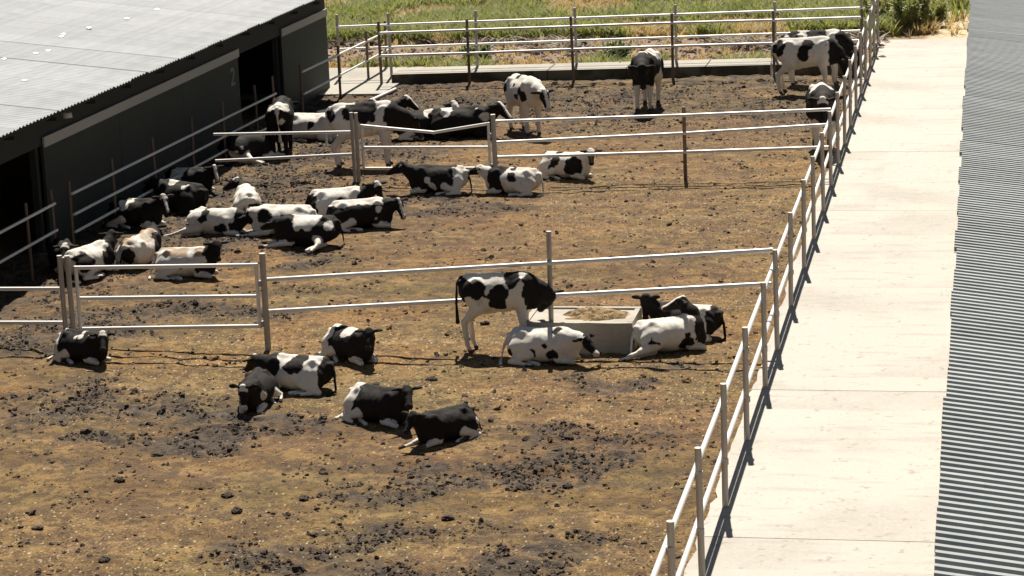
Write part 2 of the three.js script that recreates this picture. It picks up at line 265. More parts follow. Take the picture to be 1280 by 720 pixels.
{
  const g = thing('cattle_shed', 'long dark green cattle shed with a pale corrugated roof and open bays', 'building');
  const X = -18.85, E = -18.2, fall = 0.11, w = 0.177, waves = 6, prof = []; for (let i = 0; i <= waves * 8; i++) prof.push([-i * w / 8, 0.016 * Math.cos(i / 8 * 2 * Math.PI)]);
  const map = tex(1024, 1024, (u, v) => { const n = fb(u * 60, v * 5, 4), m = fb(u * 9 + 4, v * 9, 4); let k = mixc([0.40, 0.415, 0.425], [0.345, 0.36, 0.37], sst(0.3, 0.7, n)); k = mixc(k, [0.29, 0.30, 0.31], 0.5 * sst(0.5, 0.8, m)); return k; }); map.repeat.set(1 / 7, 1 / 7);
  const R = rng(31), roof = part(g, 'roof', box(-36, E - 0.45, 2.78, 2.86, -67.3, -33), mat(0.28, 0.28, 0.27)); roof.name = 'ceiling';
  for (const [xa, xb, lift] of [[-36.6, E, 0]]) {
    const geo = sheetGeo(prof, xa, xb, fall, 3.0 + fall * (E - xa) + lift);
    for (let z = -33.2; z > -66.9; z -= w * waves) part(g, 'roof_sheet', geo, new THREE.MeshStandardMaterial({ map, color: grey1(1 - R() * 0.12), roughness: 0.8 }), [(R() - 0.5) * 0.06, (R() - 0.5) * 0.006, z]);
  }
  const plate = new THREE.MeshStandardMaterial({ color: lin(0.85, 0.85, 0.85), roughness: 0.3, metalness: 0.9 });
  for (const [x, z] of [[-21.4, -49.9], [-21.1, -51.0], [-21.0, -51.5], [-21.5, -53.6], [-21.6, -54.0], [-21.45, -55.3], [-21.2, -57.3], [-21.1, -59.3], [-20.0, -47.6]]) {
    const o = part(g, 'glint_plate', new THREE.CylinderGeometry(0.05, 0.06, 0.012, 10), plate, [x, 3.045 + fall * (E - x), z]); o.rotation.set(0.4, 0, -0.05); o.scale.set(1.3, 1, 0.8); }  // discs added along the screw row, tilted to throw sun glints
  const green = new THREE.MeshStandardMaterial({ map: tex(256, 512, (u, v) => mixc([0.024, 0.036, 0.030], [0.015, 0.024, 0.020], fb(u * 40, v * 6, 3))), roughness: 0.7 });
  const grey = mat(0.42, 0.42, 0.40, 0.7), dark = mat(0.025, 0.028, 0.026, 0.8);
  const panel = (z0, z1) => { const L = z1 - z0, n = Math.max(1, Math.round(L / 2.2)); for (let i = 0; i < n; i++) { part(g, 'wall_panel', uvXZ(box(X - 0.06, X + (i % 2) * 0.004, -0.1, 2.2, z0 + L * i / n, z0 + L * (i + 1) / n - 0.008), 0.3), green); } part(g, 'curtain_batten', box(X + 0.006, X + 0.045, 2.16, 2.37, z0, z1), grey); };
  panel(-58.8, -45.5); panel(-67.4, -62.75);
  for (const z of [-67.32, -62.7, -58.85, -52.1, -45.4, -40.2, -35]) part(g, 'column', box(X - 0.24, X - 0.102, -0.1, 2.775, z - 0.07, z + 0.07), dark);
  part(g, 'header_beam', box(X - 0.1, X - 0.02, 2.203, 2.778, -67.4, -33), dark);
  part(g, 'eave_purlin', box(E - 0.25, E - 0.17, 2.86, 2.96, -67.3, -33), dark);
  for (let z = -34; z > -67.3; z -= 2.2) part(g, 'rafter', box(X - 0.02, E - 0.08, 2.79, 2.855, z - 0.04, z + 0.04), dark);
  part(g, 'back_wall', box(-36, -35.8, -0.1, 2.78, -67.4, -33), mat(0.22, 0.21, 0.19)); part(g, 'end_wall', box(-35.8, X - 0.145, -0.1, 2.78, -67.4, -67.25), green); part(g, 'end_wall', box(-35.8, X - 0.145, -0.1, 2.78, -33.2, -33), green);
  const lamp = part(g, 'bulkhead_lamp', new THREE.CylinderGeometry(0.09, 0.11, 0.1, 12), mat(0.6, 0.6, 0.58, 0.4), [E - 0.35, 2.71, -46.2]); lamp.userData.label = 'small unlit white lamp under the eave';
  const font = await new FontLoader().loadAsync('fonts/droid/droid_sans_bold.typeface.json');
  const tg = new TextGeometry('2', { font, size: 0.46, depth: 0.006, curveSegments: 6 }); tg.rotateY(Math.PI / 2); tg.scale(1, 1, 1.1);
  part(g, 'painted_number', tg, mat(0.20, 0.22, 0.21), [X + 0.006, 1.5, -58.05]);
}
// ---------- concrete trough ----------
{
  const g = thing('water_trough', 'low concrete trough filled with soil, a fence post rising from it', 'trough');
  const m = new THREE.MeshStandardMaterial({ map: concreteMap, color: lin(0.88, 0.86, 0.82), roughness: 0.9 });
  const x0 = -7.52, x1 = -5.68, z0 = -38.87, z1 = -37.76, T = 0.52, w = 0.09;
  const wall = (name, a, b, c, d, e = 0) => { const q = new THREE.BoxGeometry(b - a, T + 0.1, d - c, 10, 4, 4), p = q.attributes.position; for (let i = 0; i < p.count; i++) { const X = p.getX(i) + a, Y = p.getY(i), Z = p.getZ(i); p.setXYZ(i, p.getX(i) + 0.012 * (n3(X * 7, Y * 7, Z * 7 + c) - 0.5), Y + 0.018 * (n3(X * 5 + 9, Z * 5 + c, 1) - 0.5), Z + 0.014 * (n3(X * 6, Y * 6, Z + 5) - 0.5)); } q.computeVertexNormals(); q.translate((a + b) / 2, T / 2 - 0.05 + e, (c + d) / 2); return part(g, name, uvXZ(q, 0.5), m); };
  wall('front_wall', x0, x1, z1 - w, z1); wall('back_wall', x0, x1, z0, z0 + w, 0.004); wall('side_wall', x0 + 0.002, x0 + w, z0 + w, z1 - w, -0.003); wall('side_wall', x1 - w, x1 - 0.002, z0 + w, z1 - w, 0.003);
  for (const [a, b, e] of [[x0 + w + 0.004, -6.42, 0], [-6.41, x1 - w - 0.004, -0.006]]) part(g, 'cover_slab', uvXZ(box(a, b, T - 0.1, T - 0.02 + e, z0 + w + 0.004, z1 - w - 0.004), 0.5), m);
  const f = new THREE.PlaneGeometry(1.3, 0.86, 48, 32); f.rotateX(-Math.PI / 2); const p = f.attributes.position;
  for (let i = 0; i < p.count; i++) { const X = p.getX(i), Z = p.getZ(i), q = Math.hypot(X / 0.62, Z / 0.38) + 0.7 * (fb(X * 5 + 3, Z * 6, 3) - 0.5); p.setY(i, 0.10 * (1 - sst(0.2, 1.0, q)) - 0.03 * sst(0.9, 1.1, q) + 0.04 * (fb(X * 14, Z * 14, 2) - 0.5)); } f.computeVertexNormals(); f.translate(-6.38, T - 0.015, (z0 + z1) / 2 - 0.08);
  part(g, 'soil_heap', f, new THREE.MeshStandardMaterial({ map: tex(256, 256, (u, v) => { const n = fb(u * 30, v * 22, 3); return mixc(mixc([0.26, 0.17, 0.07], [0.09, 0.055, 0.025], sst(0.35, 0.65, n)), [0.42, 0.33, 0.18], 0.5 * sst(0.6, 0.75, fb(u * 60, v * 40, 2))); }), roughness: 1 }));
}
{
  const g = thing('feed_tub', 'small dark grey open tub by the far corner of the road fence', 'tub');
  const m = mat(0.07, 0.075, 0.08, 0.7), pts = [[0.02, 0.08], [0.26, 0.08], [0.33, 0.5], [0.36, 0.5], [0.36, 0.53], [0.31, 0.53], [0.24, 0.12], [0.02, 0.12]].map(([a, b]) => new THREE.Vector2(a, b));
  part(g, 'tub', new THREE.LatheGeometry(pts, 20), m); part(g, 'stand', new THREE.CylinderGeometry(0.2, 0.24, 0.16, 14), m, [0, 0.02, 0]); g.position.set(-3.9, 0, -69.0);
}
{
  const g = thing('pipe', 'pale loose pipe lying on the ground beside the apron', 'pipe'); part(g, 'tube', bar([-17.0, 0.05, -64.7], [-16.75, 0.06, -67.0], 0.045, 10), galv); part(g, 'coupling', bar([-16.99, 0.05, -64.85], [-16.98, 0.05, -64.95], 0.058, 10), galvOld);
}
// ---------- cattle ----------
const V = (x, y, z) => [x, y, z], add = (a, b, s = 1) => [a[0] + b[0] * s, a[1] + b[1] * s, a[2] + b[2] * s];
const dirv = (az, el) => { az *= Math.PI / 180; el *= Math.PI / 180; return [Math.cos(el) * Math.cos(az), Math.sin(el), Math.cos(el) * Math.sin(az)]; };
const nrm = (a) => { const l = Math.hypot(...a); return [a[0] / l, a[1] / l, a[2] / l]; }, crs = (a, b) => [a[1] * b[2] - a[2] * b[1], a[2] * b[0] - a[0] * b[2], a[0] * b[1] - a[1] * b[0]];
function skeleton(s) {
  const P = [];
  const cap = (a, b, ra, rb, k, t) => { const d = add(b, a, -1); P.push({ c: 1, a, d, l2: d[0] * d[0] + d[1] * d[1] + d[2] * d[2], ra, rb, k, t }); };
  const ell = (c, r, k, t, f) => P.push({ c: 0, a: c, r, k, t, f });       // f: frame [x axis, y axis, z axis]
  const stand = s.pose === 'stand', o = s.o ?? 1, roll = s.roll ?? (stand ? 0 : 0.16), y0 = stand ? s.y0 : 0;
  const cr = Math.cos(-roll * o), sr = Math.sin(-roll * o), ax = 0.32;     // belly turns towards side o
  const Tp = (x, y, z) => { y -= ax; return [x, ax + y * cr - z * sr + y0, y * sr + z * cr]; };
  const F = [[1, 0, 0], [0, cr, sr], [0, -sr, cr]];
  const fat = s.fat ?? 1;
  ell(Tp(-0.05, 0.35, 0), [0.60, 0.335, (stand ? 0.31 : 0.37) * fat], 0.1, 'b', F);
  ell(Tp(-0.48, 0.41, 0), [0.31, 0.27, 0.25], 0.1, 'b', F);
  ell(Tp(0.40, 0.39, 0), [0.31, 0.35, 0.235], 0.1, 'b', F);
  cap(Tp(-0.60, 0.63, 0), Tp(0.40, 0.66, 0), 0.075, 0.075, 0.09, 'b');
  for (const q of [-1, 1]) {
    cap(Tp(-0.36, 0.61, q * 0.17), Tp(-0.42, 0.62, q * 0.19), 0.055, 0.055, 0.06, 'b');
    cap(Tp(-0.71, 0.54, q * 0.09), Tp(-0.73, 0.55, q * 0.09), 0.05, 0.05, 0.06, 'b');
    ell(Tp(0.41, 0.42, q * 0.19), [0.15, 0.26, 0.075], 0.06, 'b', F);
    ell(Tp(-0.42, 0.38, q * 0.2), [0.24, 0.24, 0.09], 0.07, 'b', F);
  }
  ell(Tp(0.60, 0.27, 0), [0.16, 0.19, 0.13], 0.08, 'b', F);
  // neck and head
  const nb = Tp(0.52, 0.50, 0), nd = dirv(s.n[0], s.n[1]), nl = (s.nl ?? 0.52) * 0.92;
  const mid = add(nb, nrm(add(add([0.8, 0.1, 0], nd), nd)), nl * 0.5), poll = add(mid, nd, nl * 0.52);
  cap(nb, mid, 0.205, 0.155, 0.09, 'n'); cap(add(nb, [0.03, -0.17, 0]), add(mid, [0, -0.10, 0]), 0.14, 0.11, 0.09, 'n'); cap(mid, poll, 0.155, 0.115, 0.07, 'n'); cap(add(mid, [0, -0.08, 0]), add(add(poll, nd, -0.04), [0, -0.06, 0]), 0.10, 0.08, 0.06, 'n');
  const hd = dirv(s.h[0], s.h[1]); let rt = crs(hd, [0, 1, 0]); if (Math.hypot(...rt) < 0.1) rt = crs(hd, [0.5, 0.2, 0.3]); rt = nrm(rt); const up = crs(rt, hd), HF = [hd, up, rt];
  const hp = (a, b, c) => add(add(add(poll, hd, a), up, b), rt, c);
  ell(hp(0.05, 0.02, 0), [0.14, 0.10, 0.105], 0.04, 'h', HF); cap(hp(0.1, 0.015, 0), hp(0.36, -0.01, 0), 0.092, 0.062, 0.03, 'h');
  cap(hp(0.1, -0.075, 0), hp(0.35, -0.05, 0), 0.06, 0.042, 0.03, 'h'); ell(hp(0.41, -0.02, 0), [0.06, 0.062, 0.078], 0.02, 'm', HF);
  for (const q of [-1, 1]) { cap(hp(-0.005, 0.035, q * 0.09), hp(-0.03, 0.03, q * 0.16), 0.03, 0.036, 0.02, 'e'); ell(hp(-0.04, 0.02, q * 0.215), [0.05, 0.026, 0.105], 0.015, 'e', HF); }
  ell(hp(-0.03, 0.085, 0), [0.05, 0.045, 0.06], 0.03, 'h', HF);
  s.eyes = [hp(0.135, 0.04, 0.095), hp(0.135, 0.04, -0.095)]; s.hf = { poll, hd, up, rt };
  if (stand) {
    const W = (x, y, z) => [x, y < 0.6 ? y * y0 / 0.6 : y + y0 - 0.6, z];
    for (const q of [-1, 1]) {
      const st = (s.step ?? 0) * q;
      cap(W(0.42, 0.92, q * 0.15), W(0.38, 0.70, q * 0.15), 0.115, 0.085, 0.06, 'l'); cap(W(0.38, 0.70, q * 0.15), W(0.42 + st * 0.5, 0.42, q * 0.145), 0.092, 0.062, 0.03, 'l');
      cap(W(0.42 + st * 0.5, 0.42, q * 0.145), W(0.41 + st, 0.12, q * 0.14), 0.054, 0.043, 0.02, 'l'); cap(W(0.41 + st, 0.12, q * 0.14), W(0.45 + st, 0.035, q * 0.14), 0.04, 0.05, 0.02, 'f');
      cap(W(-0.52, 0.98, q * 0.15), W(-0.38, 0.72, q * 0.18), 0.16, 0.12, 0.07, 'l'); cap(W(-0.38, 0.72, q * 0.18), W(-0.66 - st * 0.6, 0.47, q * 0.155), 0.12, 0.055, 0.05, 'l');
      cap(W(-0.66 - st * 0.6, 0.47, q * 0.155), W(-0.61 - st, 0.13, q * 0.15), 0.062, 0.043, 0.02, 'l'); cap(W(-0.61 - st, 0.13, q * 0.15), W(-0.56 - st, 0.035, q * 0.15), 0.04, 0.05, 0.02, 'f');
    }
    ell(W(-0.28, 0.66, 0), [0.17, 0.10, 0.11], 0.07, 'b', F);
    const sw = s.sw ?? 0.03;
    cap(W(-0.72, 1.22, 0), W(-0.81, 1.12, 0), 0.045, 0.03, 0.04, 't'); cap(W(-0.81, 1.12, 0), W(-0.83, 0.75, sw), 0.028, 0.02, 0.01, 't'); cap(W(-0.83, 0.75, sw), W(-0.82, 0.45, sw * 1.5), 0.024, 0.042, 0.01, 't');
  } else {
    const hx = s.hind ?? 'fold';
    ell(Tp(-0.44, 0.27, o * 0.27), [0.26, 0.21, 0.12], 0.08, 'b', F);
    if (hx === 'fold') { cap(V(-0.22, 0.24, o * 0.33), V(-0.60, 0.09, o * 0.40), 0.10, 0.055, 0.06, 'l'); cap(V(-0.60, 0.09, o * 0.40), V(-0.24, 0.06, o * 0.47), 0.05, 0.036, 0.02, 'l'); cap(V(-0.24, 0.06, o * 0.47), V(-0.15, 0.045, o * 0.48), 0.042, 0.048, 0.02, 'f'); }
    if (hx === 'side') { cap(V(-0.30, 0.22, o * 0.32), V(-0.34, 0.16, o * 0.62), 0.12, 0.06, 0.06, 'l'); cap(V(-0.34, 0.16, o * 0.62), V(-0.22, 0.07, o * 0.98), 0.052, 0.036, 0.02, 'l'); cap(V(-0.22, 0.07, o * 0.98), V(-0.19, 0.05, o * 1.07), 0.042, 0.048, 0.02, 'f'); }
    if (hx === 'back') { cap(V(-0.40, 0.24, o * 0.28), V(-0.76, 0.16, o * 0.42), 0.13, 0.07, 0.06, 'l'); cap(V(-0.76, 0.16, o * 0.42), V(-1.10, 0.07, o * 0.52), 0.056, 0.036, 0.02, 'l'); cap(V(-1.10, 0.07, o * 0.52), V(-1.20, 0.05, o * 0.54), 0.042, 0.048, 0.02, 'f'); }
    if (hx === 'fold') cap(V(-0.30, 0.06, o * 0.25), V(0.0, 0.05, o * 0.38), 0.05, 0.045, 0.03, 'l');
    else { const k = hx === 'back' ? -0.75 : -0.1; cap(V(-0.42, 0.10, o * 0.25), V(k, 0.06, o * (hx === 'back' ? 0.36 : 0.80)), 0.08, 0.042, 0.04, 'l'); }
    for (const q of [-1, 1]) {
      const ex = s.fe === q || s.fe === 2;
      cap(Tp(0.36, 0.28, q * 0.2), V(0.36, 0.14, q * 0.22), 0.10, 0.075, 0.06, 'b');
      const kn = V(ex ? 0.74 : 0.66, 0.085, q * 0.19); cap(V(0.36, 0.14, q * 0.22), kn, 0.08, 0.058, 0.04, 'l');
      const ft = ex ? V(1.00, 0.05, q * 0.20) : V(0.44, 0.05, q * 0.12); cap(kn, ft, 0.05, 0.037, 0.02, 'l'); cap(ft, add(ft, ex ? [0.09, -0.005, 0] : [-0.08, 0, 0]), 0.042, 0.048, 0.02, 'f');
    }
    if (hx !== 'back' || 1) { const tz = o * 0.12; cap(Tp(-0.73, 0.55, 0), V(-0.83, 0.35, tz * 0.6), 0.042, 0.03, 0.04, 't'); cap(V(-0.83, 0.35, tz * 0.6), V(-0.88, 0.06, tz * 1.4), 0.028, 0.022, 0.01, 't'); cap(V(-0.88, 0.06, tz * 1.4), V(-0.80, 0.04, o * 0.42), 0.024, 0.04, 0.01, 't'); }
  }
  return P;
}
function sdPrim(p, x, y, z) {
  const X = x - p.a[0], Y = y - p.a[1], Z = z - p.a[2];
  if (p.c) { const d = p.d; let t = (X * d[0] + Y * d[1] + Z * d[2]) / p.l2; t = t < 0 ? 0 : t > 1 ? 1 : t; const a = X - t * d[0], b = Y - t * d[1], c = Z - t * d[2]; return Math.sqrt(a * a + b * b + c * c) - (p.ra + (p.rb - p.ra) * t); }
  const f = p.f, r = p.r, u = X * f[0][0] + Y * f[0][1] + Z * f[0][2], v = X * f[1][0] + Y * f[1][1] + Z * f[1][2], w = X * f[2][0] + Y * f[2][1] + Z * f[2][2];
  const k0 = Math.sqrt((u / r[0]) ** 2 + (v / r[1]) ** 2 + (w / r[2]) ** 2), k1 = Math.sqrt((u / (r[0] * r[0])) ** 2 + (v / (r[1] * r[1])) ** 2 + (w / (r[2] * r[2])) ** 2);
  return k1 < 1e-6 ? -Math.min(...r) : k0 * (k0 - 1) / k1;
}
function field(P, x, y, z) {
  let d = 1e3; for (let i = 0; i < P.length; i++) { const p = P[i], e = sdPrim(p, x, y, z), k = p.k, h = k - Math.abs(d - e); d = Math.min(d, e) - (h > 0 ? h * h / (4 * k) : 0); }
  return d;
}
function surfaceNet(P, cell) {
  const lo = [1e9, -0.02, 1e9], hi = [-1e9, -1e9, -1e9];
  for (const p of P) { const R = p.c ? Math.max(p.ra, p.rb) : Math.max(...p.r); for (const q of p.c ? [p.a, add(p.a, p.d)] : [p.a]) for (let i = 0; i < 3; i++) { if (i !== 1) lo[i] = Math.min(lo[i], q[i] - R - 0.03); hi[i] = Math.max(hi[i], q[i] + R + 0.03); } }
  const n = [0, 1, 2].map((i) => Math.ceil((hi[i] - lo[i]) / cell) + 2), sx = 1, sy = n[0], sz = n[0] * n[1], val = new Float32Array(n[0] * n[1] * n[2]).fill(1), B = 5, half = cell * B * 0.5, lim = half * 1.75 * 1.5 + 0.03;
  const act = [];
  for (let bz = 0; bz < n[2]; bz += B) for (let by = 0; by < n[1]; by += B) for (let bx = 0; bx < n[0]; bx += B) {
    const c = field(P, lo[0] + bx * cell + half, lo[1] + by * cell + half, lo[2] + bz * cell + half), near = Math.abs(c) < lim; if (near) act.push([bx, by, bz]);
    for (let z = bz; z < Math.min(n[2], bz + B); z++) for (let y = by; y < Math.min(n[1], by + B); y++) for (let x = bx; x < Math.min(n[0], bx + B); x++) {
      const Y = lo[1] + y * cell; let v = near ? field(P, lo[0] + x * cell, Y, lo[2] + z * cell) : c; v = Math.max(v, -0.012 - Y); val[x + y * sy + z * sz] = v;
    }
  }
  const vid = new Int32Array(val.length).fill(-1), pos = [], idx = [];
  const ce = [[0, 1], [0, 2], [0, 4], [1, 3], [1, 5], [2, 3], [2, 6], [3, 7], [4, 5], [4, 6], [5, 7], [6, 7]], g = new Float32Array(8);
  for (let z = 0; z < n[2] - 1; z++) for (let y = 0; y < n[1] - 1; y++) for (let x = 0; x < n[0] - 1; x++) {
    const b = x + y * sy + z * sz; let m = 0;
    for (let i = 0; i < 8; i++) { g[i] = val[b + (i & 1) + ((i >> 1) & 1) * sy + (i >> 2) * sz]; if (g[i] < 0) m |= 1 << i; }
    if (m === 0 || m === 255) continue;
    let px = 0, py = 0, pz = 0, c = 0;
    for (const [i, j] of ce) { const A = g[i], D = g[j]; if ((A < 0) === (D < 0)) continue; const t = A / (A - D); px += (i & 1) + t * ((j & 1) - (i & 1)); py += ((i >> 1) & 1) + t * (((j >> 1) & 1) - ((i >> 1) & 1)); pz += (i >> 2) + t * ((j >> 2) - (i >> 2)); c++; }
    vid[b] = pos.length / 3; pos.push(lo[0] + (x + px / c) * cell, lo[1] + (y + py / c) * cell, lo[2] + (z + pz / c) * cell);
  }
  const quad = (a, b, c, d, f) => { if (a < 0 || b < 0 || c < 0 || d < 0) return; if (f) idx.push(a, b, c, a, c, d); else idx.push(a, c, b, a, d, c); };
  for (let z = 1; z < n[2] - 1; z++) for (let y = 1; y < n[1] - 1; y++) for (let x = 1; x < n[0] - 1; x++) {
    const b = x + y * sy + z * sz, A = val[b] < 0;
    if (A !== (val[b + 1] < 0)) quad(vid[b], vid[b - sy], vid[b - sy - sz], vid[b - sz], !A);
    if (A !== (val[b + sy] < 0)) quad(vid[b], vid[b - sz], vid[b - sz - 1], vid[b - 1], !A);
    if (A !== (val[b + sz] < 0)) quad(vid[b], vid[b - 1], vid[b - 1 - sy], vid[b - sy], !A);
  }
  return { pos, idx };
}
const WHITE = [0.66, 0.62, 0.56], BLACK = [0.011, 0.010, 0.010], DIRT = [0.24, 0.16, 0.085];
function coat(P, s, pos, seed) {
  const col = new Float32Array(pos.length), y0 = s.pose === 'stand' ? s.y0 : 0, { poll, hd, up, rt } = s.hf;
  for (let i = 0; i < pos.length; i += 3) {
    const x = pos[i], y = pos[i + 1], z = pos[i + 2]; let best = 1e9, t = 'b'; for (const p of P) { const d = sdPrim(p, x, y, z); if (d < best) { best = d; t = p.t; } }
    const w = (n3(x * 4 + seed, y * 4, z * 4) - 0.5) * 0.22 + (n3(x * 11 + seed, y * 11, z * 11) - 0.5) * 0.09, yy = y - y0;
    let blk = s.base === 'b' ? 1 : 0;
    for (const [a, r, b, c] of s.pt ?? []) { const q = Math.sqrt((x - a) ** 2 + (b === undefined ? 0 : (yy - b) ** 2) + (c === undefined ? 0 : (z - c) ** 2)); if (q + w < r * 0.94) blk = s.base === 'b' ? 0 : 1; }
    if (s.top && t === 'b' && yy > 0.60 + w * 0.6) blk = 0;
    if (s.neck && (t === 'n' || (t === 'b' && x + w > 0.52))) blk = s.neck === 'b' ? 1 : 0;
    if (t === 'l') { if ((s.legs ?? 'w') === 'w') { if (s.pose !== 'stand' || y < y0 + 0.02 + w) blk = 0; } else blk = 1; }
    if (t === 't' && s.tail) blk = s.tail === 'b' ? 1 : 0;
    if (t === 'h' || t === 'm' || t === 'e') {
      const q = [x - poll[0], y - poll[1], z - poll[2]], a = q[0] * hd[0] + q[1] * hd[1] + q[2] * hd[2], b = q[0] * up[0] + q[1] * up[1] + q[2] * up[2], c = q[0] * rt[0] + q[1] * rt[1] + q[2] * rt[2], H = s.head ?? 'b';
      blk = H.includes('w') ? 0 : 1; if (H.includes('z') && b > 0.0 && Math.abs(c) < 0.04 + w * 0.1) blk = 0; if (H.includes('p') && b > 0.05 && a < 0.08) blk = 0; if (H.includes('m') && a > 0.36) blk = 0; if (t === 'e') blk = H.includes('E') ? 0 : 1;
    }
    let k = blk ? BLACK : WHITE; const f = n3(x * 40, y * 40, z * 40 + seed);
    if (!blk) { k = mixc(k, DIRT, 0.75 * sst(0.58, 0.8, n3(x * 6 + 3, y * 6, z * 6 + seed) * 0.7 + f * 0.3) * (s.dirt ?? 0.5)); k = mixc(k, [0.56, 0.52, 0.46], f * 0.5); } else k = mixc(k, [0.020, 0.014, 0.010], f * 0.6);
    if (t === 'f') k = y < 0.075 ? [0.07, 0.055, 0.04] : k; if (t === 'm') k = blk ? [0.02, 0.018, 0.018] : mixc(k, [0.35, 0.2, 0.17], 0.5);
    if (s.brown && t === 'b' && yy > 0.56 && !blk) k = mixc(k, [0.26, 0.15, 0.06], 0.7 * sst(0.3, 0.6, n3(x * 5, y * 5, z * 5 + seed)));
    col[i] = k[0]; col[i + 1] = k[1]; col[i + 2] = k[2];
  }
  return col;
}
const hide = new THREE.MeshPhysicalMaterial({ vertexColors: true, roughness: 0.8, specularIntensity: 0.3 }), eyeM = mat(0.01, 0.008, 0.007, 0.15);
const eyeG = new THREE.SphereGeometry(0.02, 8, 6);
let cowSeed = 1;
function cow(label, x, z, heading, s) {
  const g = thing('cow', label, 'cow', 'black and white cattle in the pens', [x, dirtH(x, z) - (s.pose === 'stand' ? 0.012 : 0.02), z]);
  s.y0 = z > -41 ? 0.74 : 0.60;
  const P = skeleton(s), zone = z > -41 ? [0.80, 0.92] : z > -53.4 ? [0.88, 1] : [0.98, 1.2], sc = (s.sc ?? 1) * zone[s.pose === 'stand' ? 1 : 0], net = surfaceNet(P, 0.021 * (z < -45 ? 1.25 : 1));
  const geo = new THREE.BufferGeometry(); geo.setAttribute('position', new THREE.Float32BufferAttribute(net.pos, 3)); geo.setAttribute('color', new THREE.BufferAttribute(coat(P, s, net.pos, (cowSeed += 7.31)), 3)); geo.setIndex(net.idx); geo.computeVertexNormals();
  { const p = geo.attributes.position, n = geo.attributes.normal; for (let i = 0; i < p.count; i++) { const X = p.getX(i), Y = p.getY(i), Z = p.getZ(i), d = 0.022 * (n3(X * 6 + cowSeed, Y * 5, Z * 6) - 0.5) + 0.008 * (n3(X * 17, Y * 13, Z * 17 + cowSeed) - 0.5) + (Math.abs(X + 0.02) < 0.3 ? 0.0012 * Math.sin(X * 60) : 0); p.setXYZ(i, X + n.getX(i) * d, Y + n.getY(i) * d, Z + n.getZ(i) * d); } geo.computeVertexNormals(); }
  part(g, 'body', geo, hide); for (const e of s.eyes) part(g, 'eye', eyeG, eyeM, e);
  g.scale.setScalar(sc); g.rotation.y = -heading * Math.PI / 180; return g;
}
// near pen
cow('black cow with a white neck patch lying below the closed gate, facing out', -14.88, -36.92, 28, { o: 1, n: [25, 40], h: [45, -32], base: 'b', pt: [[-0.72, 0.24], [0.42, 0.15, 0.6, 0.1], [0.1, 0.12, 0.68]], head: 'bp', nl: 0.42, sc: 0.9 });
cow('black cow lying head-on with its head hanging low, white muzzle', -11.12, -34.48, 84, { o: -1, n: [8, 26], h: [5, -72], base: 'b', pt: [[0.5, 0.13, 0.36, 0.26], [0.5, 0.12, 0.4, -0.27]], head: 'bpm', nl: 0.40, legs: 'w', sc: 0.92 });
cow('patched cow lying broadside behind the cow with hanging head', -10.73, -35.42, 186, { o: -1, n: [15, 8], h: [35, -35], base: 'w', pt: [[0.50, 0.22], [-0.04, 0.22, 0.58], [-0.76, 0.17]], neck: 'b', head: 'bz', nl: 0.45 });
cow('cow with black head and white haunch lying alone below the cross fence', -10.32, -37.25, 42, { o: 1, n: [18, 46], h: [38, -38], base: 'b', pt: [[-0.72, 0.40], [0.1, 0.14, 0.66], [0.66, 0.1, 0.12, -0.2]], nl: 0.44, sc: 0.95 });
cow('black cow with white haunch resting beside the smaller all-black calf', -8.96, -33.72, 32, { o: 1, n: [12, 46], h: [40, -30], base: 'b', pt: [[-0.72, 0.34]], nl: 0.46, sc: 0.96 });
cow('small black calf with white front leg stretched out', -7.75, -32.87, 128, { o: -1, n: [4, 42], h: [-18, -38], base: 'b', pt: [[0.66, 0.13, 0.42, 0.06], [-0.7, 0.13, 0.3, -0.3]], fe: 1, nl: 0.40, sc: 0.85, legs: 'w' });
cow('black and white cow standing at the concrete trough, head turned away', -7.87, -37.86, 2, { pose: 'stand', n: [-18, -34], h: [-140, -42], nl: 0.46, base: 'w', pt: [[-0.64, 0.17, 0.48], [-0.72, 0.13, 0.24], [-0.38, 0.12, 0.44], [0.0, 0.14, 0.42], [0.0, 0.12, 0.2, 0.3], [0.24, 0.13, 0.68], [0.72, 0.28, 0.52]], neck: 'b', tail: 'b', sc: 1.0, step: 0.02 });
cow('white cow with small black spots lying against the trough front', -7.06, -37.22, 8, { o: 1, n: [18, 4], h: [28, -34], base: 'w', pt: [[0.12, 0.09, 0.42, 0.3], [0.30, 0.11, 0.24, 0.3], [-0.66, 0.1, 0.24, 0.26], [-0.15, 0.04, 0.3, 0.36], [0.3, 0.1, 0.62, 0.05]], head: 'bm', nl: 0.42, dirt: 0.3 });
cow('white cow with one hind leg stretched out, head folded back', -5.09, -38.01, -22, { o: 1, hind: 'back', n: [-138, 50], h: [-172, -16], base: 'w', pt: [[0.30, 0.21, 0.24, 0.32], [-0.46, 0.17, 0.26, 0.34], [-0.2, 0.12, 0.1, 0.4]], neck: 'b', head: 'bz', roll: 0.3, dirt: 0.3, nl: 0.60 });
cow('black-headed cow facing out, lying by the trough behind the white cow', -4.94, -38.96, 188, { o: -1, n: [-12, 48], h: [-98, -66], base: 'w', pt: [[0.50, 0.42], [0.0, 0.22, 0.5], [-0.76, 0.24]], nl: 0.50, neck: 'b' });
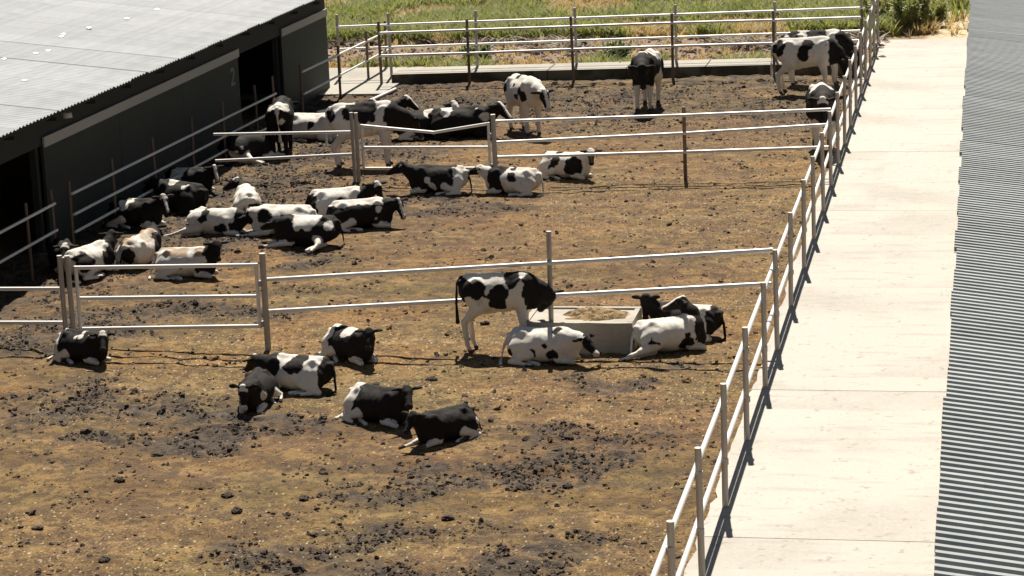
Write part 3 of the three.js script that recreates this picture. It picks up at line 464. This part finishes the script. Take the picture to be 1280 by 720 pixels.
// middle pen
cow('patched cow lying by itself below the three-rail fence, facing out', -9.44, -53.35, 22, { o: 1, n: [10, 46], h: [58, -34], base: 'w', pt: [[-0.2, 0.12], [0.42, 0.24, 0.38]], head: 'bp', nl: 0.44, tail: 'w', sc: 0.95 });
cow('black cow with a white flank blotch and white rump, tail curled', -12.04, -51.59, 178, { o: -1, n: [0, 30], h: [8, -24], base: 'b', pt: [[0.24, 0.15, 0.42, -0.28], [0.12, 0.15, 0.24, -0.36], [-0.70, 0.26]], nl: 0.50, tail: 'b' });
cow('white cow with black shoulder and black saddle stripe lying below the middle gate post', -10.33, -51.56, 186, { o: -1, n: [6, 24], h: [10, -16], base: 'w', pt: [[0.40, 0.22], [-0.06, 0.15, 0.5], [-0.4, 0.14, 0.1, -0.34]], head: 'bp', nl: 0.46, tail: 'w', sc: 0.95 });
cow('black cow with a white topline lying in front of a paired cow', -12.88, -47.86, -14, { o: 1, n: [16, 18], h: [62, -48], base: 'b', top: 1, pt: [[0.36, 0.09, 0.3, 0.3], [0.42, 0.12, 0.5, 0.2]], nl: 0.42, head: 'bz' });
cow('white-backed patched cow lying behind the black cow with white topline', -13.66, -49.03, -14, { o: 1, n: [0, 34], h: [60, -48], base: 'w', pt: [[-0.72, 0.2], [0.05, 0.24, 0.3], [0.6, 0.22, 0.4]], top: 1, nl: 0.50, head: 'bp', neck: 'b' });
cow('white-rumped cow lying behind a black-sided cow, legs stretched forward', -14.36, -47.14, 172, { o: -1, fe: 2, n: [40, 6], h: [20, -22], base: 'w', pt: [[-0.2, 0.24, 0.3], [0.4, 0.2, 0.5]], nl: 0.40, roll: 0.25 });
cow('black-sided cow with white back lying with white legs stretched forward', -13.52, -45.98, 174, { o: -1, fe: 2, hind: 'side', n: [50, 2], h: [30, -20], base: 'b', pt: [[-0.1, 0.22, 0.70], [0.15, 0.18, 0.68], [-0.55, 0.12, 0.5]], nl: 0.40, roll: 0.3 });
cow('round white cow seen from behind, black head turned aside', -15.80, -49.22, -112, { o: -1, n: [-30, 36], h: [-72, -24], base: 'w', pt: [[-0.7, 0.28, 0.16, 0.1]], neck: 'b', head: 'bp', nl: 0.48, sc: 0.95 });
cow('white cow sprawled on its side with long legs stretched out', -15.84, -47.22, 8, { o: 1, hind: 'back', roll: 0.75, n: [15, 2], h: [25, -18], base: 'w', pt: [[0.3, 0.18, 0.2, 0.25], [-0.2, 0.14, 0.55]], neck: 'b', nl: 0.38, dirt: 0.4, sc: 0.95 });
cow('large black cow lying at the edge of the shed shade', -17.41, -49.59, 205, { o: -1, n: [0, 20], h: [10, -30], base: 'b', pt: [[-0.3, 0.1, 0.72], [0.2, 0.09, 0.72]], legs: 'b', nl: 0.44, sc: 1.06 });
cow('cow with a white blaze lying beyond the large black cow', -17.96, -51.80, 12, { o: 1, n: [8, 40], h: [45, -45], base: 'w', pt: [[0.3, 0.34], [-0.6, 0.16]], head: 'bz', neck: 'b', nl: 0.44, sc: 0.9 });
cow('dark cow in the shade with a white face stripe', -17.81, -47.80, 14, { o: 1, n: [8, 46], h: [40, -42], base: 'b', pt: [[-0.2, 0.12, 0.66]], head: 'bzp', nl: 0.46, sc: 0.95 });
cow('cow seen from behind with soiled brown back and white thighs', -16.48, -44.33, -84, { o: -1, n: [-20, 24], h: [-40, -36], base: 'w', pt: [[-0.78, 0.22, 0.3, 0.0], [0.3, 0.4, 0.3]], brown: 1, neck: 'b', nl: 0.40, sc: 1.0, dirt: 0.8 });
cow('grey-white cow with a yellow-soiled back and black upright head', -15.17, -43.22, 4, { o: 1, n: [5, 54], h: [62, -42], base: 'w', pt: [[0.46, 0.16, 0.24, 0.26], [-0.02, 0.05, 0.3, 0.36]], brown: 1, neck: 'b', nl: 0.44, sc: 0.92, dirt: 0.6 });
cow('patched cow lying behind the gate hinge with its back turned', -17.15, -43.27, -66, { o: 1, n: [-10, 48], h: [-35, -30], base: 'w', pt: [[-0.4, 0.26, 0.42], [0.4, 0.3, 0.4]], neck: 'b', nl: 0.46, sc: 0.95 });
cow('black cow deep in the shed shade with a white-marked forehead', -17.87, -43.75, 60, { o: -1, n: [10, 40], h: [20, -30], base: 'b', pt: [[0.6, 0.12, 0.2, 0.1]], head: 'bp', nl: 0.42, sc: 0.95 });
// far pen
cow('tall dark cow with white hips standing at the shed fence, seen from behind', -17.21, -56.86, -100, { pose: 'stand', n: [10, -10], h: [10, -50], base: 'b', pt: [[-0.62, 0.16, 0.68], [-0.5, 0.15, 0.68, 0.2], [-0.75, 0.09, 0.3, 0.08]], legs: 'b', tail: 'w', sc: 0.86 });
cow('white cow lying beyond the tall dark standing cow', -16.97, -58.82, 18, { o: 1, n: [-20, 48], h: [-110, -30], base: 'w', pt: [[0.1, 0.07, 0.42, 0.3]], head: 'bp', nl: 0.46, fat: 1.05, sc: 1.0, dirt: 0.2 });
cow('black and white cow standing behind the sagging gate', -14.56, -55.02, -4, { pose: 'stand', n: [-30, -30], h: [-50, -55], base: 'w', pt: [[-0.62, 0.13, 0.50], [-0.28, 0.22, 0.52], [0.0, 0.26, 0.56], [0.22, 0.15, 0.42], [0.56, 0.19, 0.4]], neck: 'b', sc: 0.98, tail: 'w' });
cow('black cow lying beyond the standing patched cow, white poll showing', -16.39, -59.52, -30, { o: 1, n: [0, 46], h: [20, -30], base: 'b', head: 'bp', nl: 0.46, sc: 1.0 });
cow('black cow lying furthest into the shaded corner, white forehead mark', -15.73, -60.48, -24, { o: 1, n: [-10, 40], h: [30, -35], base: 'b', head: 'bzp', nl: 0.44, pt: [[-0.1, 0.1, 0.7]], sc: 1.0 });
cow('dark cow with white upturned head lying in the huddle by the gate', -14.14, -58.93, -18, { o: 1, n: [-10, 46], h: [60, -30], base: 'b', pt: [[0.2, 0.14, 0.64], [0.6, 0.12, 0.4]], head: 'w', nl: 0.50, sc: 1.0 });
cow('big black cow with a white shoulder stripe lying beside the gate post', -13.09, -59.00, -8, { o: 1, n: [8, 34], h: [40, -35], base: 'b', pt: [[-0.35, 0.13, 0.68], [0.40, 0.10, 0.62, 0.1], [0.5, 0.11, 0.5, 0.15]], head: 'bz', nl: 0.44, sc: 1.12, legs: 'b' });
cow('cow sprawled in the shade with white legs stretched to the light', -17.79, -55.88, -50, { o: 1, hind: 'side', roll: 0.7, n: [0, 6], h: [10, -15], base: 'b', pt: [[-0.5, 0.2, 0.3, 0.2]], nl: 0.40, fe: 2, sc: 1.0 });
cow('white cow speckled with small black spots standing, head lowered', -11.55, -59.64, 58, { pose: 'stand', n: [-10, -12], h: [-5, -52], base: 'w', pt: [[-0.3, 0.1, 0.5, -0.25], [0.0, 0.1, 0.5, 0.28], [0.1, 0.12, 0.3, 0.28], [0.3, 0.09, 0.45, 0.24], [-0.5, 0.09, 0.4, 0.24], [-0.2, 0.08, 0.66, 0.1], [0.46, 0.1, 0.3, 0.22]], head: 'bzm', dirt: 0.25, sc: 0.93, nl: 0.48 });
cow('black-fronted cow standing square with white stripes over its back', -8.90, -63.06, 92, { pose: 'stand', n: [-12, -8], h: [-16, -62], base: 'b', pt: [[-0.1, 0.12, 0.68, -0.16], [-0.45, 0.15, 0.66], [0.2, 0.13, 0.66, 0.08], [-0.1, 0.3, 0.0]], sc: 1.0, nl: 0.42 });
cow('white cow with a black flank patch grazing by the far corner of the road fence', -4.82, -65.53, 2, { pose: 'stand', n: [0, -52], h: [4, -72], base: 'w', pt: [[-0.66, 0.2, 0.58], [-0.04, 0.17, 0.38], [0.02, 0.14, 0.56]], neck: 'b', nl: 0.52, sc: 0.97, dirt: 0.3, step: 0.03, tail: 'w' });
cow('cow grazing half hidden behind the white cow with a flank patch', -4.65, -67.27, 4, { pose: 'stand', n: [0, -50], h: [4, -70], base: 'w', pt: [[0.05, 0.2, 0.62], [-0.5, 0.14, 0.62]], neck: 'b', nl: 0.52, sc: 0.97, dirt: 0.5 });
cow('black cow with white poll standing close against the road fence', -3.80, -56.55, 84, { pose: 'stand', n: [4, 4], h: [6, -58], base: 'b', pt: [[-0.2, 0.16, 0.68]], head: 'bp', sc: 1.0, nl: 0.44 });

// ---------- litter on the pen floor ----------
{
  const lump = (seed, flat) => { let g = new THREE.IcosahedronGeometry(1, 1); g = mergeVertices(g.deleteAttribute('uv').deleteAttribute('normal')); const p = g.attributes.position; for (let i = 0; i < p.count; i++) { const k = 0.45 + 1.1 * n3(p.getX(i) * 2.3 + seed, p.getY(i) * 2.3, p.getZ(i) * 2.3); p.setXYZ(i, p.getX(i) * k, p.getY(i) * k * flat, p.getZ(i) * k); } g.computeVertexNormals(); return g; };
  const R = rng(77), list = [], M = new THREE.Matrix4(), Q = new THREE.Quaternion(), E = new THREE.Euler();
  let guard = 0;
  while (list.length < 26000 && guard++ < 900000) {
    const u = R(), z = -23.5 - 44.5 * Math.pow(R(), 1.35), x = -19.2 + 15.6 * u, c = churn(x, z), cl = fb(x * 3 + 8, z * 3, 2);
    if (R() > 0.09 * sst(0.4, 0.7, cl) * 2 + 0.95 * c * sst(0.3, 0.6, cl)) continue;
    const s = 0.010 + 0.026 * Math.pow(R(), 2.4) + (R() < 0.02 ? 0.03 : 0); list.push([x, z, s, c]);
  }
  const m = new THREE.MeshStandardMaterial({ color: 0xffffff, roughness: 0.95, flatShading: true });
  [0, 1, 2].forEach((v) => {
    const L = list.filter((_, i) => i % 3 === v), im = new THREE.InstancedMesh(lump(v * 9 + 2, 0.7), m, L.length);
    L.forEach(([x, z, s, c], i) => { Q.setFromEuler(E.set(R() * 0.6, R() * 6.3, R() * 0.6)); M.compose(new THREE.Vector3(x, dirtH(x, z) + s * 0.2, z), Q, new THREE.Vector3(s * (0.8 + R() * 0.7), s * (0.7 + R() * 0.5), s)); im.setMatrixAt(i, M);
      const k = R(), q = c > 0.25 || R() < 0.55; im.setColorAt(i, q ? lin(0.032 + 0.060 * k * k, 0.022 + 0.038 * k * k, 0.014 + 0.022 * k * k) : lin(0.11 + 0.08 * k, 0.07 + 0.045 * k, 0.032 + 0.02 * k)); });
    im.name = numbered('dung_crumbs'); tag(im, ['fine dark crumbs of dried dung scattered over the pen floor', 'dark flat flakes of dung in the churned soil', 'loose clods of earth and dung strewn over the pen'][v], 'dung', null, 'stuff'); im.castShadow = im.receiveShadow = true; scene.add(im);
  });
  const sg = new THREE.BoxGeometry(1, 0.05, 0.08, 2, 1, 1), N = 15000, im = new THREE.InstancedMesh(sg, m, N);
  for (let i = 0; i < N; i++) { const z = -23.5 - 44.5 * Math.pow(R(), 1.3), x = -3.6 - 13.9 * Math.pow(R(), 1.5), s = 0.025 + 0.055 * R() * R(), k = R(); Q.setFromEuler(E.set(R() * 6, R() * 6.3, (R() - 0.5) * 0.5)); M.compose(new THREE.Vector3(x, dirtH(x, z) + 0.006, z), Q, new THREE.Vector3(s, s * 1.3, s * 1.6)); im.setMatrixAt(i, M); im.setColorAt(i, lin(0.30 + 0.16 * k, 0.22 + 0.13 * k, 0.11 + 0.08 * k)); }
  im.name = 'straw_litter'; tag(im, 'pale bits of straw scattered over the dirt', 'straw', null, 'stuff'); im.castShadow = im.receiveShadow = true; scene.add(im);
  const dm = mat(0.045, 0.030, 0.020, 0.95, { flatShading: true }), piles = [[-8.68, -36.03, 0.12], [-6.18, -30.74, 0.17], [-8.55, -39.68, 0.11], [-10.18, -30.02, 0.12], [-9.06, -29.89, 0.10], [-11.82, -31.80, 0.11], [-11.92, -30.51, 0.10], [-9.85, -29.36, 0.11], [-12.34, -28.52, 0.10], [-5.58, -30.78, 0.10], [-9.53, -35.76, 0.08], [-6.92, -29.23, 0.11], [-5.94, -28.05, 0.1], [-10.99, -27.37, 0.11]];
  const pg = [0, 1].map((v) => { const a = lump(30 + v, 0.45), b = lump(40 + v, 0.5); b.scale(0.6, 0.6, 0.6); b.translate(0.7, 0.05, 0.4); const c = lump(50 + v, 0.6); c.scale(0.45, 0.45, 0.45); c.translate(-0.8, 0, 0.3); const d = lump(60 + v, 0.5); d.scale(0.5, 0.6, 0.5); d.translate(0.1, 0.25, -0.2); const e = lump(70 + v, 0.5); e.scale(0.3, 0.3, 0.3); e.translate(0.2, -0.05, 0.95); return mergeGeometries([a, b, c, d, e]); });
  piles.forEach(([x, z, s], i) => { const o = part(scene, numbered('dung_pile'), pg[i % 2], dm, [x, dirtH(x, z) + s * 0.15, z]); o.scale.set(s * 0.62, s * (0.55 + 0.3 * ((i * 7) % 5) / 5), s * 0.62); o.rotation.y = i * 2.1; tag(o, 'dark lump of dried dung on the ochre dirt', 'dung', 'dung lumps on the pen floor'); });
}
// ---------- weeds and grass behind the pen ----------
{
  const R = rng(5);
  const tuft = (n, h, lean, w) => { const pos = [], idx = []; for (let i = 0; i < n; i++) { const a = R() * 6.283, r = R() * 0.10, x = Math.cos(a) * r, z = Math.sin(a) * r, b = R() * 6.283, l = lean * (0.4 + R()), H = h * (0.55 + 0.6 * R()), dx = Math.cos(b) * l, dz = Math.sin(b) * l, px = -Math.sin(b) * w, pz = Math.cos(b) * w, k = pos.length / 3;
    pos.push(x - px, 0, z - pz, x + px, 0, z + pz, x + dx * 0.4 - px * 0.8, H * 0.6, z + dz * 0.4 - pz * 0.8, x + dx * 0.4 + px * 0.8, H * 0.6, z + dz * 0.4 + pz * 0.8, x + dx, H, z + dz); idx.push(k, k + 1, k + 2, k + 1, k + 3, k + 2, k + 2, k + 3, k + 4); }
    const g = new THREE.BufferGeometry(); g.setAttribute('position', new THREE.Float32BufferAttribute(pos, 3)); g.setIndex(idx); g.computeVertexNormals(); return g; };
  const gm = new THREE.MeshPhysicalMaterial({ color: 0xffffff, roughness: 0.9, transmission: 0.5, thickness: 0, side: THREE.DoubleSide });
  const M = new THREE.Matrix4(), Q = new THREE.Quaternion(), E = new THREE.Euler(), kinds = { green_grass: [], dry_grass: [], low_weeds: [] };
  let guard = 0;
  while (guard++ < 60000) {
    const x = -44 + 56 * R(), z = -70.2 - 30 * R(), n = fb(x * 0.45 + 20, z * 0.45, 3), n2_ = fb(x * 1.4, z * 1.4 + 5, 2);
    if (x > -3.4 && x < 1.3 && z > -76.5) continue; if (z > kz(x) - 1.7 && x > -17.3) continue; if (x < -16.8 && z > -71.7) continue;
    const track = x > -1.6 && z > -84, rub = z < -72.6 && z > -77.6; if (track && R() < 0.93) continue; if (R() < 0.25 && z > -77.6) continue;
    if (rub) { if (R() < 0.45 * sst(0.42, 0.58, n)) kinds.low_weeds.push([x, z, 0.5 + R()]); else if (R() < 0.10) kinds.dry_grass.push([x, z, 0.5 + R() * 0.4]); continue; }
    const g = n + 0.10 * sst(-24, -8, x) - 0.16 * sst(-19, -25, x) - 0.10;
    if (z > -72.6) { if (R() < 0.8 * sst(0.36, 0.50, g)) kinds.green_grass.push([x, z, 0.5 + 0.5 * R()]); else if (R() < 0.45) kinds.dry_grass.push([x, z, 0.4 + 0.4 * R()]); continue; }
    if (g > 0.405 + 0.1 * (R() - 0.5)) kinds.green_grass.push([x, z, 0.75 + 0.7 * R()]); else kinds.dry_grass.push([x, z, 0.6 + 0.6 * R()]);
  }
  const spec = { green_grass: [tuft(10, 0.42, 0.18, 0.014), (k) => lin(0.20 + 0.16 * k, 0.245 + 0.12 * k, 0.06 + 0.035 * k), 'tall green grass growing behind the pen'], dry_grass: [tuft(9, 0.34, 0.2, 0.011), (k) => lin(0.42 + 0.14 * k, 0.315 + 0.11 * k, 0.125 + 0.05 * k), 'dry yellow grass behind the pen'], low_weeds: [tuft(9, 0.2, 0.25, 0.022), (k) => lin(0.15 + 0.12 * k, 0.11 + 0.07 * k, 0.065 + 0.04 * k), 'low brown weeds on bare soil behind the back fences'] };
  for (const [name, L] of Object.entries(kinds)) {
    const [geo, colr, label] = spec[name], im = new THREE.InstancedMesh(geo, gm, L.length);
    L.forEach(([x, z, s], i) => { Q.setFromEuler(E.set(0, R() * 6.28, 0)); const w = 1.3 + R() * 0.9; M.compose(new THREE.Vector3(x, -0.02 + sst(-72, -95, z) * (0.15 + 0.25 * (fb(x * 0.35, z * 0.35, 3) - 0.5)), z), Q, new THREE.Vector3(s * w, s, s * w)); im.setMatrixAt(i, M); im.setColorAt(i, colr(R())); });
    im.name = name; tag(im, label, 'grass', null, 'stuff'); im.castShadow = im.receiveShadow = true; scene.add(im);
  }
  // stones on the bare strip
  const sg = new THREE.IcosahedronGeometry(1, 1); { const p = sg.attributes.position; for (let i = 0; i < p.count; i++) { const k = 0.7 + 0.6 * n3(p.getX(i) * 2 + 4, p.getY(i) * 2, p.getZ(i) * 2); p.setXYZ(i, p.getX(i) * k, p.getY(i) * k * 0.7, p.getZ(i) * k); } sg.computeVertexNormals(); }
  const N = 2600, im = new THREE.InstancedMesh(sg, new THREE.MeshStandardMaterial({ roughness: 0.95 }), N);
  for (let i = 0; i < N; i++) { const x = -40 + 37 * R(), z = -72.2 - 5.8 * R(), s = 0.03 + 0.11 * Math.pow(R(), 3), k = R(); Q.setFromEuler(E.set(R() * 3, R() * 6, R() * 3)); M.compose(new THREE.Vector3(x, -0.01, z), Q, new THREE.Vector3(s, s, s)); im.setMatrixAt(i, M); im.setColorAt(i, lin(0.16 + 0.16 * k, 0.11 + 0.13 * k, 0.085 + 0.11 * k)); }
  im.name = 'rubble'; tag(im, 'reddish rubble and stones on the bare strip behind the back fences', 'rubble', null, 'stuff'); im.castShadow = im.receiveShadow = true; scene.add(im);
  // shrubs at the end of the road
  const leafG = new THREE.BufferGeometry(); leafG.setAttribute('position', new THREE.Float32BufferAttribute([0, 0, 0, 0.035, 0.05, 0.012, 0, 0.12, 0, -0.035, 0.05, 0.012], 3)); leafG.setIndex([0, 1, 2, 0, 2, 3]); leafG.computeVertexNormals();
  const shrub = (label, x, z, w, h, n, c0, c1) => {
    const g = thing('shrub', label, 'shrub', null, [x, -0.05, z]), stems = [], leaves = [], cols = [];
    for (let i = 0; i < 26; i++) { const a = R() * 6.283, l = 0.35 + 0.65 * R(), tip = [Math.cos(a) * w * (0.2 + 0.8 * R()), h * l, Math.sin(a) * w * (0.2 + 0.8 * R())]; stems.push(bar([tip[0] * 0.15, 0, tip[2] * 0.15], tip, 0.008, 4));
      for (let k = 0; k < n / 26; k++) { const t = 0.25 + 0.8 * R(), q = leafG.clone(), s = 0.8 + R() * 1.1; q.scale(s, s, s); q.rotateX(R() * 2.2 - 0.6); q.rotateY(R() * 6.283); q.translate(tip[0] * (0.15 + 0.85 * t) + (R() - 0.5) * 0.22, tip[1] * t + (R() - 0.5) * 0.14, tip[2] * (0.15 + 0.85 * t) + (R() - 0.5) * 0.22); const c = mixc(c0, c1, R()), m = new Float32Array(12); for (let v = 0; v < 4; v++) m.set(c, v * 3); q.setAttribute('color', new THREE.BufferAttribute(m, 3)); leaves.push(q); } }
    part(g, 'stems', mergeGeometries(stems), mat(0.12, 0.09, 0.05)); part(g, 'foliage', mergeGeometries(leaves), shrubM);
  };
  const shrubM = new THREE.MeshPhysicalMaterial({ vertexColors: true, roughness: 0.85, transmission: 0.5, thickness: 0, side: THREE.DoubleSide });
  shrub('rounded green shrub at the end of the concrete road', -2.45, -78.6, 0.85, 1.25, 2600, [0.22, 0.26, 0.065], [0.34, 0.36, 0.11]);
  shrub('smaller olive shrub beside the track past the road end', -1.75, -79.6, 0.55, 0.85, 1500, [0.24, 0.26, 0.065], [0.36, 0.36, 0.12]);
  shrub('yellow-green bush in the grass behind the road fence corner', -3.6, -79.5, 0.6, 0.9, 1500, [0.16, 0.18, 0.045], [0.30, 0.28, 0.09]);
  shrub('dark green weed clump in the rubble behind the back fence', -11.2, -72.4, 0.5, 0.5, 900, [0.08, 0.13, 0.03], [0.15, 0.20, 0.05]);
  shrub('leafy weed by the fence behind the shed corner', -15.6, -72.8, 0.5, 0.6, 900, [0.11, 0.15, 0.035], [0.2, 0.23, 0.07]);
}

renderer.render(scene, camera);
